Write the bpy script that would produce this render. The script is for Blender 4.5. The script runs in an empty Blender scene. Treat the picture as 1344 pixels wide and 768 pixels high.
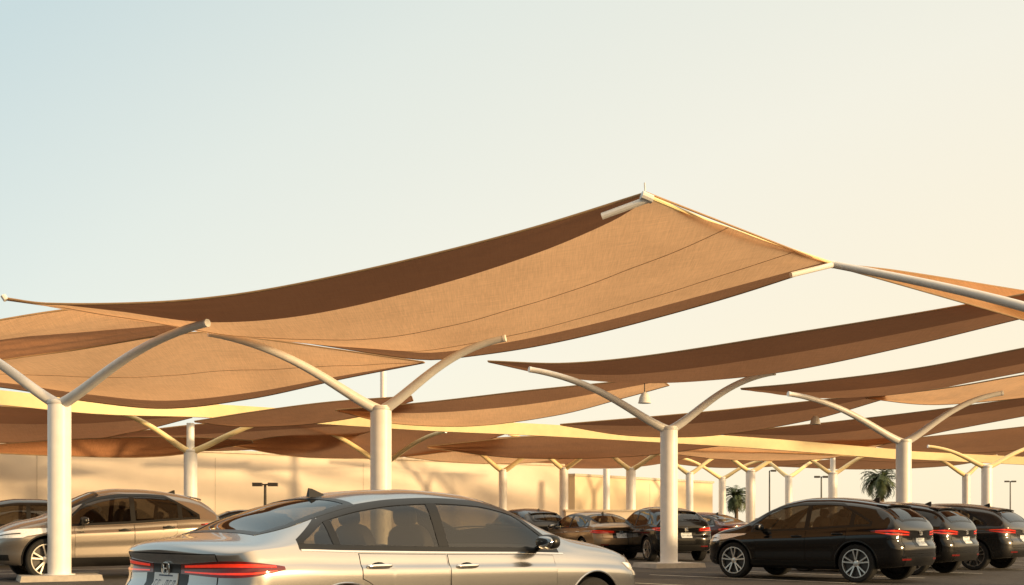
import bpy, bmesh, math, random
from mathutils import Vector, Matrix
random.seed(4)
sc = bpy.context.scene
C = sc.collection
F=1500.0; CX=672.0; HY=684.0; CH=1.2
def at(x,y,d): return Vector(((x-CX)*d/F, d, CH+(HY-y)*d/F))
def gx(x,d): return (x-CX)*d/F

# ------------------------------------------------------------------ materials
def nodes_of(name):
    m=bpy.data.materials.new(name); m.use_nodes=True
    nt=m.node_tree; b=nt.nodes['Principled BSDF']; return m,nt,b
def ramp(nt, src, c0, c1, p0=.3, p1=.7):
    r=nt.nodes.new('ShaderNodeValToRGB'); r.color_ramp.elements[0].position=p0; r.color_ramp.elements[1].position=p1
    r.color_ramp.elements[0].color=(*c0,1); r.color_ramp.elements[1].color=(*c1,1)
    nt.links.new(src, r.inputs[0]); return r.outputs[0]
def noise(nt, scale, detail=4, sc3=(1,1,1), rough=.55):
    tc=nt.nodes.new('ShaderNodeTexCoord'); mp=nt.nodes.new('ShaderNodeMapping'); mp.inputs['Scale'].default_value=sc3
    n=nt.nodes.new('ShaderNodeTexNoise'); n.inputs['Scale'].default_value=scale; n.inputs['Detail'].default_value=detail; n.inputs['Roughness'].default_value=rough
    nt.links.new(tc.outputs['Object'], mp.inputs['Vector']); nt.links.new(mp.outputs[0], n.inputs['Vector']); return n.outputs['Fac']
def pbr(name, col, rough=.5, metal=0, var=.12, scale=8, bump=0, bscale=60, coat=0, sc3=(1,1,1), ior=1.5, spec=.5, inside=False, emit=0):
    m,nt,b=nodes_of(name)
    f=noise(nt, scale, 5, sc3)
    c=ramp(nt, f, tuple(v*(1-var) for v in col), tuple(v*(1+var) for v in col))
    nt.links.new(c, b.inputs['Base Color'])
    b.inputs['Roughness'].default_value=rough; b.inputs['Metallic'].default_value=metal; b.inputs['Specular IOR Level'].default_value=spec
    b.inputs['Coat Weight'].default_value=coat; b.inputs['Coat Roughness'].default_value=.03; b.inputs['IOR'].default_value=ior
    if emit: b.inputs['Emission Color'].default_value=(1,.035,.01,1); b.inputs['Emission Strength'].default_value=emit
    if bump:
        n2=noise(nt,bscale,6); bp=nt.nodes.new('ShaderNodeBump'); bp.inputs['Strength'].default_value=bump; bp.inputs['Distance'].default_value=.02
        nt.links.new(n2,bp.inputs['Height']); nt.links.new(bp.outputs[0], b.inputs['Normal'])
    if inside:   # the inner side of the body shell is the dark cabin lining
        ge=nt.nodes.new('ShaderNodeNewGeometry'); d=nt.nodes.new('ShaderNodeBsdfDiffuse'); d.inputs[0].default_value=(.03,.027,.025,1)
        mx=nt.nodes.new('ShaderNodeMixShader'); nt.links.new(ge.outputs['Backfacing'],mx.inputs[0]); nt.links.new(b.outputs[0],mx.inputs[1]); nt.links.new(d.outputs[0],mx.inputs[2])
        nt.links.new(mx.outputs[0], nt.nodes['Material Output'].inputs['Surface'])
    return m
def glassmat(name,tint):
    m,nt,b=nodes_of(name); nt.nodes.remove(b)
    t=nt.nodes.new('ShaderNodeBsdfTransparent'); t.inputs[0].default_value=(*tint,1)
    g=nt.nodes.new('ShaderNodeBsdfGlossy'); g.inputs['Roughness'].default_value=.015; g.inputs[0].default_value=(.95,.95,.95,1)
    fr=nt.nodes.new('ShaderNodeFresnel'); ge=nt.nodes.new('ShaderNodeNewGeometry')
    mr=nt.nodes.new('ShaderNodeMapRange'); mr.inputs['To Min'].default_value=1.6; mr.inputs['To Max'].default_value=1/1.6   # a thin pane: same from both sides
    nt.links.new(ge.outputs['Backfacing'],mr.inputs['Value']); nt.links.new(mr.outputs[0],fr.inputs[0])
    mx=nt.nodes.new('ShaderNodeMixShader'); nt.links.new(fr.outputs[0],mx.inputs[0]); nt.links.new(t.outputs[0],mx.inputs[1]); nt.links.new(g.outputs[0],mx.inputs[2])
    nt.links.new(mx.outputs[0], nt.nodes['Material Output'].inputs['Surface']); return m
def fabric(name, col, trans, var=.16):
    m,nt,b=nodes_of(name)
    f1=noise(nt, 1.0, 7, (2.4,52,6)); f2=noise(nt, 1.0, 7, (56,2.0,6)); f3=noise(nt,.35,3)
    a=nt.nodes.new('ShaderNodeMath'); a.operation='ADD'; nt.links.new(f1,a.inputs[0]); nt.links.new(f2,a.inputs[1])
    a2=nt.nodes.new('ShaderNodeMath'); a2.operation='ADD'; nt.links.new(a.outputs[0],a2.inputs[0]); nt.links.new(f3,a2.inputs[1])
    a3=nt.nodes.new('ShaderNodeMath'); a3.operation='MULTIPLY'; a3.inputs[1].default_value=1/3; nt.links.new(a2.outputs[0],a3.inputs[0])
    c=ramp(nt,a3.outputs[0],tuple(v*(1-var) for v in col), tuple(min(1,v*(1+var)) for v in col),.38,.62)
    nt.links.new(c,b.inputs['Base Color']); b.inputs['Roughness'].default_value=.9; b.inputs['Specular IOR Level'].default_value=.1
    t=nt.nodes.new('ShaderNodeBsdfTranslucent'); nt.links.new(c,t.inputs['Color'])
    mx=nt.nodes.new('ShaderNodeMixShader'); mx.inputs[0].default_value=trans
    nt.links.new(b.outputs[0],mx.inputs[1]); nt.links.new(t.outputs[0],mx.inputs[2])
    nt.links.new(mx.outputs[0], nt.nodes['Material Output'].inputs['Surface'])
    bp=nt.nodes.new('ShaderNodeBump'); bp.inputs['Strength'].default_value=.2; bp.inputs['Distance'].default_value=.04
    nt.links.new(a3.outputs[0],bp.inputs['Height']); nt.links.new(bp.outputs[0],b.inputs['Normal'])
    return m
M={}
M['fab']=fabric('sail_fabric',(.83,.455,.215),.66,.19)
M['fab_shaded']=fabric('sail_fabric_shaded',(.31,.145,.075),.26,.10)  # same sail cloth darkened: shade of the unlit strips put into the colour
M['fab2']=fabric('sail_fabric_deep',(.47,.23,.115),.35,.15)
M['seamline']=pbr('sail_seam',(.36,.20,.10),.9)
M['beam']=pbr('cream_beam_sunlit',(.78,.62,.33),.55,0,.06,3)  # beam cream; also lends sun yellow to far arms and sail rim
M['white']=pbr('white_painted_steel',(.84,.82,.79),.40,0,.05,4,.05,40)
M['pipe']=pbr('pale_painted_steel',(.68,.665,.64),.38,0,.06,5,.04,40)
M['dark']=pbr('dark_steel',(.05,.045,.04),.5)
M['cable']=pbr('hem_cable',(.32,.2,.1),.7)
M['conc']=pbr('concrete',(.42,.38,.33),.85,0,.15,6,.3,50)
M['wall']=pbr('rendered_wall',(.72,.62,.50),.85,0,.05,.7,.15,30)
M['wall2']=pbr('rendered_wall_pale',(.76,.63,.44),.85,0,.05,.7,.15,30)
M['cap']=pbr('wall_coping',(.58,.5,.4),.7)
M['asph']=pbr('asphalt',(.055,.05,.046),.85,0,.3,3,.6,160)
M['sand']=pbr('dry_ground',(.2,.15,.1),.95,0,.2,.3,.4,10)
M['line']=pbr('road_paint',(.6,.58,.5),.7,0,.2,12)
M['glass']=glassmat('tinted_glass',(.43,.41,.36))
M['glassd']=glassmat('privacy_glass',(.24,.225,.2))
M['mirrorg']=pbr('mirror_glass',(.4,.4,.4),.05,1,.02)
M['trim']=pbr('black_trim',(.010,.010,.010),.3,spec=.3)
M['seam']=pbr('panel_gap',(.006,.006,.006),.8,spec=.1)
M['seat']=pbr('seat_leather',(.045,.038,.032),.6,0,.15,9)
M['tyre']=pbr('tyre_rubber',(.02,.02,.02),.8,0,.2,20,spec=.2)
M['rim']=pbr('alloy_rim',(.62,.6,.57),.28,1,.05)
M['chrome']=pbr('chrome',(.75,.73,.7),.12,1,.03)
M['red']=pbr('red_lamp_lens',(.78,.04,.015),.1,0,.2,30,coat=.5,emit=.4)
M['redd']=pbr('dark_red_lamp_lens',(.13,.007,.006),.1,0,.2,30,coat=.5)
M['lamp']=pbr('headlamp_lens',(.85,.85,.83),.08,.2,.15,30,coat=1)
M['plate']=pbr('number_plate_white',(.62,.66,.68),.5,0,.04)
M['ink']=pbr('plate_ink',(.05,.07,.12),.6)
def paint(n,c,r,m,**k): M[n]=pbr(n+'_paint',c,r,m,.03,1.5,coat=k.get('coat',.6),spec=k.get('spec',.4),inside=True)
paint('silver',(.44,.43,.42),.20,.92)
paint('grey',(.29,.255,.22),.26,.8)
paint('black',(.004,.004,.0045),.12,0,coat=.6,spec=.25)
paint('black2',(.006,.006,.006),.16,0,coat=.5,spec=.25)
paint('bronze',(.36,.25,.15),.3,.7)
paint('maroon',(.08,.02,.016),.25,.3)
paint('gun',(.03,.029,.028),.25,.4)
M['bark']=pbr('palm_bark',(.16,.11,.07),.9,0,.3,8,.8,20)
M['leaf']=pbr('palm_leaf',(.055,.075,.025),.6,0,.45,3)
M['bell']=pbr('lamp_shade_white',(.7,.68,.62),.4)

# ------------------------------------------------------------------ helpers
def root(name,label,cat,loc=(0,0,0),rz=0,group=None):
    o=bpy.data.objects.new(name,None); C.objects.link(o); o.location=loc; o.rotation_euler=(0,0,rz)
    o['label']=label; o['category']=cat
    if group: o['group']=group
    o.empty_display_size=.2
    return o
class MB:
    def __init__(s): s.v=[]; s.f=[]
    def add(s,v,f):
        k=len(s.v); s.v+= [Vector(p) for p in v]; s.f+=[tuple(i+k for i in q) for q in f]; return s
    def box(s,c,d,rz=0,taper=1):
        c=Vector(c); R=Matrix.Rotation(rz,3,'Z'); v=[]
        for z in(-1,1):
            k=taper if z>0 else 1
            for x,y in((-1,-1),(1,-1),(1,1),(-1,1)): v.append(c+R@Vector((x*d[0]/2*k,y*d[1]/2*k,z*d[2]/2)))
        return s.add(v,[(0,3,2,1),(4,5,6,7),(0,1,5,4),(1,2,6,5),(2,3,7,6),(3,0,4,7)])
    def tube(s,pts,rad,n=12,cap=True):
        pts=[Vector(p) for p in pts]; m=len(pts)
        if not isinstance(rad,(list,tuple)): rad=[rad]*m
        v=[];f=[]; t0=(pts[1]-pts[0]).normalized(); a=t0.orthogonal().normalized()
        for i in range(m):
            t=(pts[min(i+1,m-1)]-pts[max(i-1,0)]).normalized()
            a=(a-t*a.dot(t)).normalized(); b=t.cross(a)
            for k in range(n):
                q=2*math.pi*k/n; v.append(pts[i]+(a*math.cos(q)+b*math.sin(q))*rad[i])
        for i in range(m-1):
            for k in range(n):
                f.append((i*n+k,i*n+(k+1)%n,(i+1)*n+(k+1)%n,(i+1)*n+k))
        if cap: f.append(tuple(range(n))[::-1]); f.append(tuple((m-1)*n+k for k in range(n)))
        return s.add(v,f)
    def lathe(s,prof,c=(0,0,0),n=28,axis='Z'):
        c=Vector(c); v=[];f=[]; m=len(prof)
        for r,h in prof:
            for k in range(n):
                q=2*math.pi*k/n
                if axis=='Z': v.append(c+Vector((r*math.cos(q),r*math.sin(q),h)))
                else: v.append(c+Vector((r*math.cos(q),h,r*math.sin(q))))
        for i in range(m-1):
            for k in range(n): f.append((i*n+k,i*n+(k+1)%n,(i+1)*n+(k+1)%n,(i+1)*n+k))
        return s.add(v,f)
    def ell(s,c,r,n=16,m=10,pw=1.0,ry=0):
        c=Vector(c); v=[];f=[]; R=Matrix.Rotation(ry,3,'Y')
        sg=lambda q: math.copysign(abs(q)**pw,q)
        for i in range(m+1):
            a=-math.pi/2+math.pi*i/m
            for k in range(n):
                q=2*math.pi*k/n
                v.append(c+R@Vector((r[0]*sg(math.cos(a))*sg(math.cos(q)),r[1]*sg(math.cos(a))*sg(math.sin(q)),r[2]*sg(math.sin(a)))))
        for i in range(m):
            for k in range(n): f.append((i*n+k,i*n+(k+1)%n,(i+1)*n+(k+1)%n,(i+1)*n+k))
        return s.add(v,f)
    def build(s,name,mat,parent=None,off=(0,0,0),smooth=True,ang=35):
        off=Vector(off); me=bpy.data.meshes.new(name); me.from_pydata([tuple(p-off) for p in s.v],[],s.f); me.validate(); me.update()
        me.materials.append(mat)
        if smooth:
            me.polygons.foreach_set('use_smooth',[True]*len(me.polygons)); me.set_sharp_from_angle(angle=math.radians(ang))
        o=bpy.data.objects.new(name,me); C.objects.link(o)
        if parent: o.parent=parent
        return o
def tag(o,label=None,cat=None,group=None,kind=None):
    if label:o['label']=label
    if cat:o['category']=cat
    if group:o['group']=group
    if kind:o['kind']=kind
    return o
def pchip(tab):
    xs=[p[0] for p in tab]; ys=[p[1] for p in tab]; n=len(xs)
    h=[xs[i+1]-xs[i] for i in range(n-1)]; d=[(ys[i+1]-ys[i])/h[i] for i in range(n-1)]
    m=[d[0]]+[0 if d[i-1]*d[i]<=0 else 2*d[i-1]*d[i]/(d[i-1]+d[i]) for i in range(1,n-1)]+[d[-1]]
    def f(x):
        if x<=xs[0]: return ys[0]
        if x>=xs[-1]: return ys[-1]
        i=0
        while x>xs[i+1]: i+=1
        t=(x-xs[i])/h[i]
        return (1+2*t)*(1-t)**2*ys[i]+t*(1-t)**2*h[i]*m[i]+t*t*(3-2*t)*ys[i+1]+t*t*(t-1)*h[i]*m[i+1]
    return f
def curve(pts,n):
    P=[Vector(p) for p in pts]; s=[0]
    for i in range(1,len(P)): s.append(s[-1]+(P[i]-P[i-1]).length+1e-6)
    out=[]
    for k in range(n+1):
        x=s[-1]*k/n; i=0
        while i<len(P)-2 and x>s[i+1]: i+=1
        h=s[i+1]-s[i]; t=(x-s[i])/h
        m0=(P[i+1]-P[max(i-1,0)])/(s[i+1]-s[max(i-1,0)]); m1=(P[min(i+2,len(P)-1)]-P[i])/(s[min(i+2,len(P)-1)]-s[i])
        out.append((1+2*t)*(1-t)**2*P[i]+t*(1-t)**2*h*m0+t*t*(3-2*t)*P[i+1]+t*t*(t-1)*h*m1)
    return out

# ------------------------------------------------------------------ ground
g=MB().box((0,300,-.05),(3000,3000,.1)).build('ground',M['sand'],smooth=False); tag(g,'dry sandy ground reaching the horizon','ground',kind='structure')
a=MB().add([(-60,-20,.004),(70,-20,.004),(70,95,.004),(-60,95,.004)],[(0,1,2,3)]).build('parking_lot',M['asph'],smooth=False)
tag(a,'dark asphalt of the parking lot','parking lot',kind='structure')
ml=MB()
def lineseg(x,y,ang,l,w=.1):
    d=Vector((math.cos(ang),math.sin(ang),0)); n=Vector((-d.y,d.x,0)); p=Vector((x,y,.008))
    ml.add([p-n*w/2,p+d*l-n*w/2,p+d*l+n*w/2,p+n*w/2],[(0,1,2,3)])
for k in range(-3,6): lineseg(6.6+2.05*k,21.9+2.05*k,math.radians(135),5.0)
for k in range(-2,4): lineseg(-12.5+1.41*k,21.5+2.64*k,math.radians(208),5.0)
tag(ml.build('road_marking',M['line'],smooth=False),'faded white parking bay lines','road marking',kind='structure')

# ------------------------------------------------------------------ buildings
def building(A,B,h,depth,label,mat,openings=()):
    A=Vector((*A,0));B=Vector((*B,0)); u=(B-A).normalized(); L=(B-A).length; rz=math.atan2(u.y,u.x)
    r=root('building',label,'building',A+u*L/2,rz)
    MB().box((0,depth/2,h/2),(L,depth,h)).build('wall',mat,r,smooth=False)
    MB().box((0,depth/2,h+.06),(L+.16,depth+.16,.12)).build('coping',M['cap'],r,smooth=False)
    MB().box((0,-.02,.18),(L-.01,.04,.36)).build('plinth',M['conc'],r,smooth=False)
    for x in openings: MB().box((x,-.004,h/2+.1),(.03,.012,h-.6)).build('expansion_joint',M['cap'],r,smooth=False)
    return r
building((-30,32.6),(2.6,58.4),4.0,12,'long low plain rendered building behind the cars at left',M['wall'],(-12,-5,2,9))
building((3.2,58.2),(12.2,69.5),3.5,10,'pale sunlit flat roofed building behind the middle columns',M['wall2'],(0,))
r=root('garden_wall','low brown wall in front of the pale sunlit building','wall',(4.9,52,0),.25)
MB().box((0,0,.82),(5.2,.3,1.64)).build('wall',M['wall'],r,smooth=False); MB().box((0,0,1.68),(5.3,.42,.08)).build('coping',M['cap'],r,smooth=False)

# ------------------------------------------------------------------ canopy posts
def bez(p0,p1,p2,p3,n=16):
    return [(1-t)**3*p0+3*(1-t)**2*t*p1+3*(1-t)*t*t*p2+t**3*p3 for t in [i/n for i in range(n+1)]]
def post(px,ytop,tips,label,d=None,stub=0,group='Y shaped posts holding up the shade sails',rad=.225,straight=False,ar=.102,am='pipe'):
    s=65*(684-ytop)/159
    if d is None: d=F/s
    c=Vector((gx(px,d),d,0)); top=CH+(HY-ytop)*d/F
    r=root('canopy_post',label,'canopy post',c,0,group)
    MB().lathe([(0,.11),(rad*1.35,.11),(rad*1.35,.135),(rad,.14),(rad,top-.06),(rad*.97,top),(0,top+.01)],n=32).build('column',M['white'],r)
    MB().lathe([(rad+.002,top-.09),(rad+.016,top-.08),(rad+.016,top-.03),(rad+.002,top-.02)],n=32).build('collar',M['pipe'],r)
    MB().box((0,0,.06),(1.55,1.1,.12),.48,.96).build('footing',M['conc'],r,smooth=False)
    for tp in tips:
        T=at(*tp)-c; P0=Vector((0,0,top-.10)); dv=T-P0; hx=Vector((dv.x,dv.y,0))
        if straight: pts=bez(P0,P0+hx*.2+Vector((0,0,dv.z*.42)),P0+hx*.5+Vector((0,0,dv.z*.66)),T,24)
        else: pts=bez(P0,P0+hx*.24+Vector((0,0,dv.z*.20)),P0+hx*.48+Vector((0,0,dv.z*.86)),T,24)
        rr=[ar*(1.15-.47*(i/24)) for i in range(25)]
        o=MB().tube(pts,rr,16).build('arm',M[am],r)
        e=(pts[-1]-pts[-2]).normalized()
        MB().tube([T-e*.04,T+e*.012],ar*.73,16).build('end_cap',M['white'],o)
    if stub: MB().lathe([(.13,top-.05),(.13,top+stub),(.0,top+stub+.01)],n=20).build('stub_mast',M['white'],r)
    return r
post(78,525,[(272,424,20.8),(-115,430,22.6)],'thick white Y post in front of the champagne hatchback, nearest at left')
post(500,533,[(274,437,22.6),(663,444,23.6)],'thick white Y post rising behind the silver sedan roof')
post(878,560,[(695,485,28.0),(1017,489,29.6)],'white Y post on a concrete footing left of the black SUV')
post(1186,577,[(1035,517,32.8),(1316,516,34.0)],'white Y post rising behind the rear of the black SUV')
post(1580,500,[(1092,347,23),(1900,345,18)],'near Y post outside the right edge whose long grey arm reaches the big sail',d=20,straight=True,ar=.105)
BK=dict(am='beam',ar=.10)  # sun's yellow on the far arms is put into their colour
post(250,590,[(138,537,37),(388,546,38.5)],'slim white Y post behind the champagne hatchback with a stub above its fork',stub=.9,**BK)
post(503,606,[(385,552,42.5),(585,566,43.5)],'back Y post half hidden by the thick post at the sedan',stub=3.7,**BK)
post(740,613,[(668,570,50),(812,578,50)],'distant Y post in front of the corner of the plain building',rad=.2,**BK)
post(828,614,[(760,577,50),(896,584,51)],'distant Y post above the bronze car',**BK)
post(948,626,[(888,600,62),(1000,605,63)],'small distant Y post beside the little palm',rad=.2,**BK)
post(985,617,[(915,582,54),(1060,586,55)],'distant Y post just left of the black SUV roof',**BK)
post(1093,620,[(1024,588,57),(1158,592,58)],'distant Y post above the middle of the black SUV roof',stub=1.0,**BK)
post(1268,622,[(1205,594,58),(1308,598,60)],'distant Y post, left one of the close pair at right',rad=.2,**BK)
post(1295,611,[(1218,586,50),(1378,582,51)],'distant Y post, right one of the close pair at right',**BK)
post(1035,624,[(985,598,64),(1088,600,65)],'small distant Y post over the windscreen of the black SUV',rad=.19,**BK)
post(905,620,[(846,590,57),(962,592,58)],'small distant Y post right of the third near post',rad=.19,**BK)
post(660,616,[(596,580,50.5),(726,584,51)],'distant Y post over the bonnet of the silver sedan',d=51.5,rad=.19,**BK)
r=root('canopy_post','plain distant pole without arms in front of the pale sunlit building','pole',(gx(796,56),56,0))
MB().lathe([(.17,0),(.17,3.75),(0,3.76)],n=20).build('column',M['white'],r)

# ------------------------------------------------------------------ shade sails
SG='tan fabric shade sails over the parking bays'
def sail(label,near,far,inner=None,sag=.12,mats=('fab','fab_shaded'),flip=False,N=60,Mr=20,cable=.02,seams=(),inner2=None):
    A=curve([at(*p) for p in near],N); B=curve([at(*p) for p in far],N)
    loc=A[0].copy(); r=root('shade_sail',label,'shade sail',loc,0,SG)
    ph=random.random()*6
    def surf(P,Q,i,w,sg,amp):
        t=i/N; p=P[i].lerp(Q[i],w)+Vector((0,0,-sg*4*w*(1-w)*math.sin(math.pi*t)))
        e=4*w*(1-w)
        p.z+=amp*e*(math.sin(w*17+t*6+ph)+.6*math.sin(t*38+w*9+ph*2)+.3*math.sin(t*71-w*23))
        return p
    def loft(P,Q,name,mat,sg,amp=.012):
        m=MB(); f=[]
        v=[surf(P,Q,i,j/Mr,sg,amp) for i in range(N+1) for j in range(Mr+1)]
        for i in range(N):
            for j in range(Mr):
                k=i*(Mr+1)+j; f.append((k,k+1,k+Mr+2,k+Mr+1))
        m.add(v,f); o=m.build(name,M[mat],r,loc,ang=80)
        if name=='panel':
            for kind,val in seams:
                if kind=='w': pp=[surf(P,Q,i,val,sg,amp)-Vector((0,0,.004)) for i in range(N+1)]
                else: pp=[surf(P,Q,int(val*N),j/Mr,sg,amp)-Vector((0,0,.004)) for j in range(Mr+1)]
                MB().tube(pp,.006,5).build('seam',M['seamline'],o,loc)
        return o
    if inner:  # edge strips take darker cloth: their shade is carried by colour
        I=curve([at(*p) for p in inner],N)
        if flip: loft(A,I,'panel',mats[0],sag); loft(I,B,'shaded_strip',mats[1],sag*.2)
        elif inner2:
            J=curve([at(*p) for p in inner2],N)
            loft(A,I,'shaded_strip',mats[1],-.05,.006); loft(I,J,'panel',mats[0],sag); loft(J,B,'shaded_strip','fab2',.03,.004)
        else: loft(A,I,'shaded_strip',mats[1],-.05,.006); loft(I,B,'panel',mats[0],sag)
    else: loft(A,B,'panel',mats[0],sag)
    MB().tube(A,cable,6).build('edge_cable',M['cable'],r,loc); MB().tube(B,cable,6).build('edge_cable',M['cable'],r,loc); MB().tube([A[-1],B[-1]],cable,6).build('edge_cable',M['cable'],r,loc)
    return r,loc
bigA,locA=sail('largest sail, peaked high at centre with shade coloured into its front strip',
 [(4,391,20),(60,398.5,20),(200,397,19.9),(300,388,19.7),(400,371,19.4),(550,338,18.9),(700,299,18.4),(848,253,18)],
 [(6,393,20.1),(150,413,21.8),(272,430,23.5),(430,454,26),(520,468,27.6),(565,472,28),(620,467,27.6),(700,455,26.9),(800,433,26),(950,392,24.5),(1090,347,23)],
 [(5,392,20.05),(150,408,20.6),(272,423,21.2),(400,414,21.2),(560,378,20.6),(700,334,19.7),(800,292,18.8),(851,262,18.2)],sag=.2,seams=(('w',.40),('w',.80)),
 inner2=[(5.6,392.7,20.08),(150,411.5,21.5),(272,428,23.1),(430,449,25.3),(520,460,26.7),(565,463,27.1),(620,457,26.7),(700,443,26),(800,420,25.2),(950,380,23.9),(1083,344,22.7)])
MB().tube([at(790,284,18.2),at(850,262,18.0)],.055,10).build('corner_strut',M['white'],bigA,locA)
MB().tube([at(1038,361,22.4),at(1092,348,22.7)],.055,10).build('corner_strut',M['white'],bigA,locA)
MB().tube([at(842,256,17.95),at(856,262,18.0)],.07,10).tube([at(847,256,18),at(846,240,18)],.012,6).build('corner_fitting',M['pipe'],bigA,locA)
MB().tube([at(4,388,20),at(8,394,20)],.05,8).build('corner_fitting',M['pipe'],bigA,locA)
MB().tube(curve([at(850,258,17.95),at(950,298,20.2),at(1090,345,22.9)],20),.035,8).build('sunlit_edge',M['beam'],bigA,locA)  # sunlit rim of the sail drawn in as a cream tube
sail('narrow sail at left edge, just under the largest sail',
 [(-160,452,24),(0,420,24.5),(100,405,25),(180,402,25.5)],[(-160,505,25),(0,473,26),(100,459,26.5),(262,431,25.5)],
 [(-160,480,24.5),(0,446,25.4),(110,436,26),(240,425,25.5)],flip=True,mats=('fab','fab2'))
sail('broad flat sail at lower left between the two nearest Y posts',
 [(-160,487,25.6),(0,470,26.5),(140,451,27),(262,436,27.6),(330,443,28),(430,457,28.4),(555,475,28.6)],
 [(-160,497,30),(0,508,31),(110,526,32),(215,536,33),(330,523,32),(450,497,30.5),(557,476,28.7)],
 [(-160,494,29.3),(0,502,30.3),(110,517,31.2),(215,526,32),(330,515,31.2),(450,493,30),(556.5,475.7,28.68)],sag=.05,seams=(('w',.55),),flip=True,mats=('fab','fab2'))
F2=('fab2','fab_shaded')
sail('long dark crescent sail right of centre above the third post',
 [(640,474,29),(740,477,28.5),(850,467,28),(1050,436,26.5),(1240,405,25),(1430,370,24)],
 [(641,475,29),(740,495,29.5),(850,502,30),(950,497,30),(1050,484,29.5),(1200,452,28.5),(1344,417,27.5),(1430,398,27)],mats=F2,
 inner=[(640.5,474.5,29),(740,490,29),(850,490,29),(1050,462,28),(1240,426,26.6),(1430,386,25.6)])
sail('small sunlit sail at right edge above the long grey arm',
 [(1092,346,23.2),(1180,356,24),(1344,382,26),(1430,395,27)],[(1094,349,23.3),(1180,373,23.6),(1344,420,24.5),(1430,445,25)],sag=.0)
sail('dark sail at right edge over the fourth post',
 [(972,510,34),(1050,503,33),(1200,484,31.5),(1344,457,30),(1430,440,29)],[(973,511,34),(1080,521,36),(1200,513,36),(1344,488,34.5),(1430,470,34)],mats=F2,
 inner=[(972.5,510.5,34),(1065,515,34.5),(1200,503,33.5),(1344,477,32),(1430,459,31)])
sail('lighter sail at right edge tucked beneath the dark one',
 [(1135,522,38),(1250,508,37),(1344,492,36),(1430,480,35)],[(1137,523,38),(1230,531,41),(1344,522,41),(1430,510,40)],mats=('fab','fab_shaded'))
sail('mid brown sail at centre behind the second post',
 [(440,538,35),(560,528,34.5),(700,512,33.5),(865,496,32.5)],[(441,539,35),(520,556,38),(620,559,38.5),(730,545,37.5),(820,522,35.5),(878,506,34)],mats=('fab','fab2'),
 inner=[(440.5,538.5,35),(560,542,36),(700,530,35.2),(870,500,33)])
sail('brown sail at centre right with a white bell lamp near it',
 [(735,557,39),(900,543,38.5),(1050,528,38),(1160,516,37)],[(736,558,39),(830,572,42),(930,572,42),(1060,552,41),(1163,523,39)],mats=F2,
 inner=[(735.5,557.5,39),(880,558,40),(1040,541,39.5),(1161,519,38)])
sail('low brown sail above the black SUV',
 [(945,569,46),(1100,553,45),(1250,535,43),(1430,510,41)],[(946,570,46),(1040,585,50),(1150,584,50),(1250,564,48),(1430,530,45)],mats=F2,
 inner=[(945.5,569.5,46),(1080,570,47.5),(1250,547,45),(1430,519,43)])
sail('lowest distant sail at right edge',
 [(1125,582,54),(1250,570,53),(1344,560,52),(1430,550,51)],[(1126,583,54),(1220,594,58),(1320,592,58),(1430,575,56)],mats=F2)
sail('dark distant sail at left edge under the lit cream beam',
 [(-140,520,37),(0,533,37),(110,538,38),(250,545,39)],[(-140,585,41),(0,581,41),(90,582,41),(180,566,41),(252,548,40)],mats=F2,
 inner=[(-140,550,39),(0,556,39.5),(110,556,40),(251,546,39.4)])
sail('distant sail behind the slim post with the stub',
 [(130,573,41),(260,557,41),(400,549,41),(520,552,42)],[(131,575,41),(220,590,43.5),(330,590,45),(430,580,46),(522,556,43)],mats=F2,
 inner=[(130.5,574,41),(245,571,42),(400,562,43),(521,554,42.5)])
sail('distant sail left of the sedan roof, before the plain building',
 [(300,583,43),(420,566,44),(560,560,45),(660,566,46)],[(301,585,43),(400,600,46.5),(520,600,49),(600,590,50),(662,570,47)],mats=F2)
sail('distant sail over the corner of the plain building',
 [(490,592,49),(620,577,49),(740,572,49),(830,578,50)],[(491,594,49),(600,607,52),(710,606,54),(832,582,52)],mats=('fab','fab_shaded'))
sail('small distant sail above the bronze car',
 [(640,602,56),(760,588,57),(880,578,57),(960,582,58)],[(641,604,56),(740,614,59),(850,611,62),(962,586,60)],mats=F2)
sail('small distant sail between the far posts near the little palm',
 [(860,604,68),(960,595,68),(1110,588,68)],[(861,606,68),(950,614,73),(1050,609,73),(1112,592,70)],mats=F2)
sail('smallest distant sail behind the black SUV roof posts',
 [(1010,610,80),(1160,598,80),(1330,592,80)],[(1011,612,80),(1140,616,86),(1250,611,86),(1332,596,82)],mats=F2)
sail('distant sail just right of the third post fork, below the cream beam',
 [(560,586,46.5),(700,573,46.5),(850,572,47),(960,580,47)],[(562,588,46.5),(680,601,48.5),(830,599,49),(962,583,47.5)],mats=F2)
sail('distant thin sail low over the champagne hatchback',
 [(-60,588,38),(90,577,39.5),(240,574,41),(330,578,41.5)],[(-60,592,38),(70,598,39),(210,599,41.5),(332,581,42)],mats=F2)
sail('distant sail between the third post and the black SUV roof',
 [(850,590,50),(1000,577,49),(1180,574,48)],[(852,592,50),(970,604,53),(1090,601,53),(1182,577,49)],mats=('fab','fab_shaded'))
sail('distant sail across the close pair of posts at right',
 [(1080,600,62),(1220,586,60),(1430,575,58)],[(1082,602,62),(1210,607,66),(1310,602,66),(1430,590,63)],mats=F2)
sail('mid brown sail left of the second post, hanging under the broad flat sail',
 [(255,553,36),(330,541,35.5),(430,528,35),(540,520,34.5)],[(256,554,36),(320,560,38),(400,557,38),(480,545,37),(542,526,35.5)],mats=F2)

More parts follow.
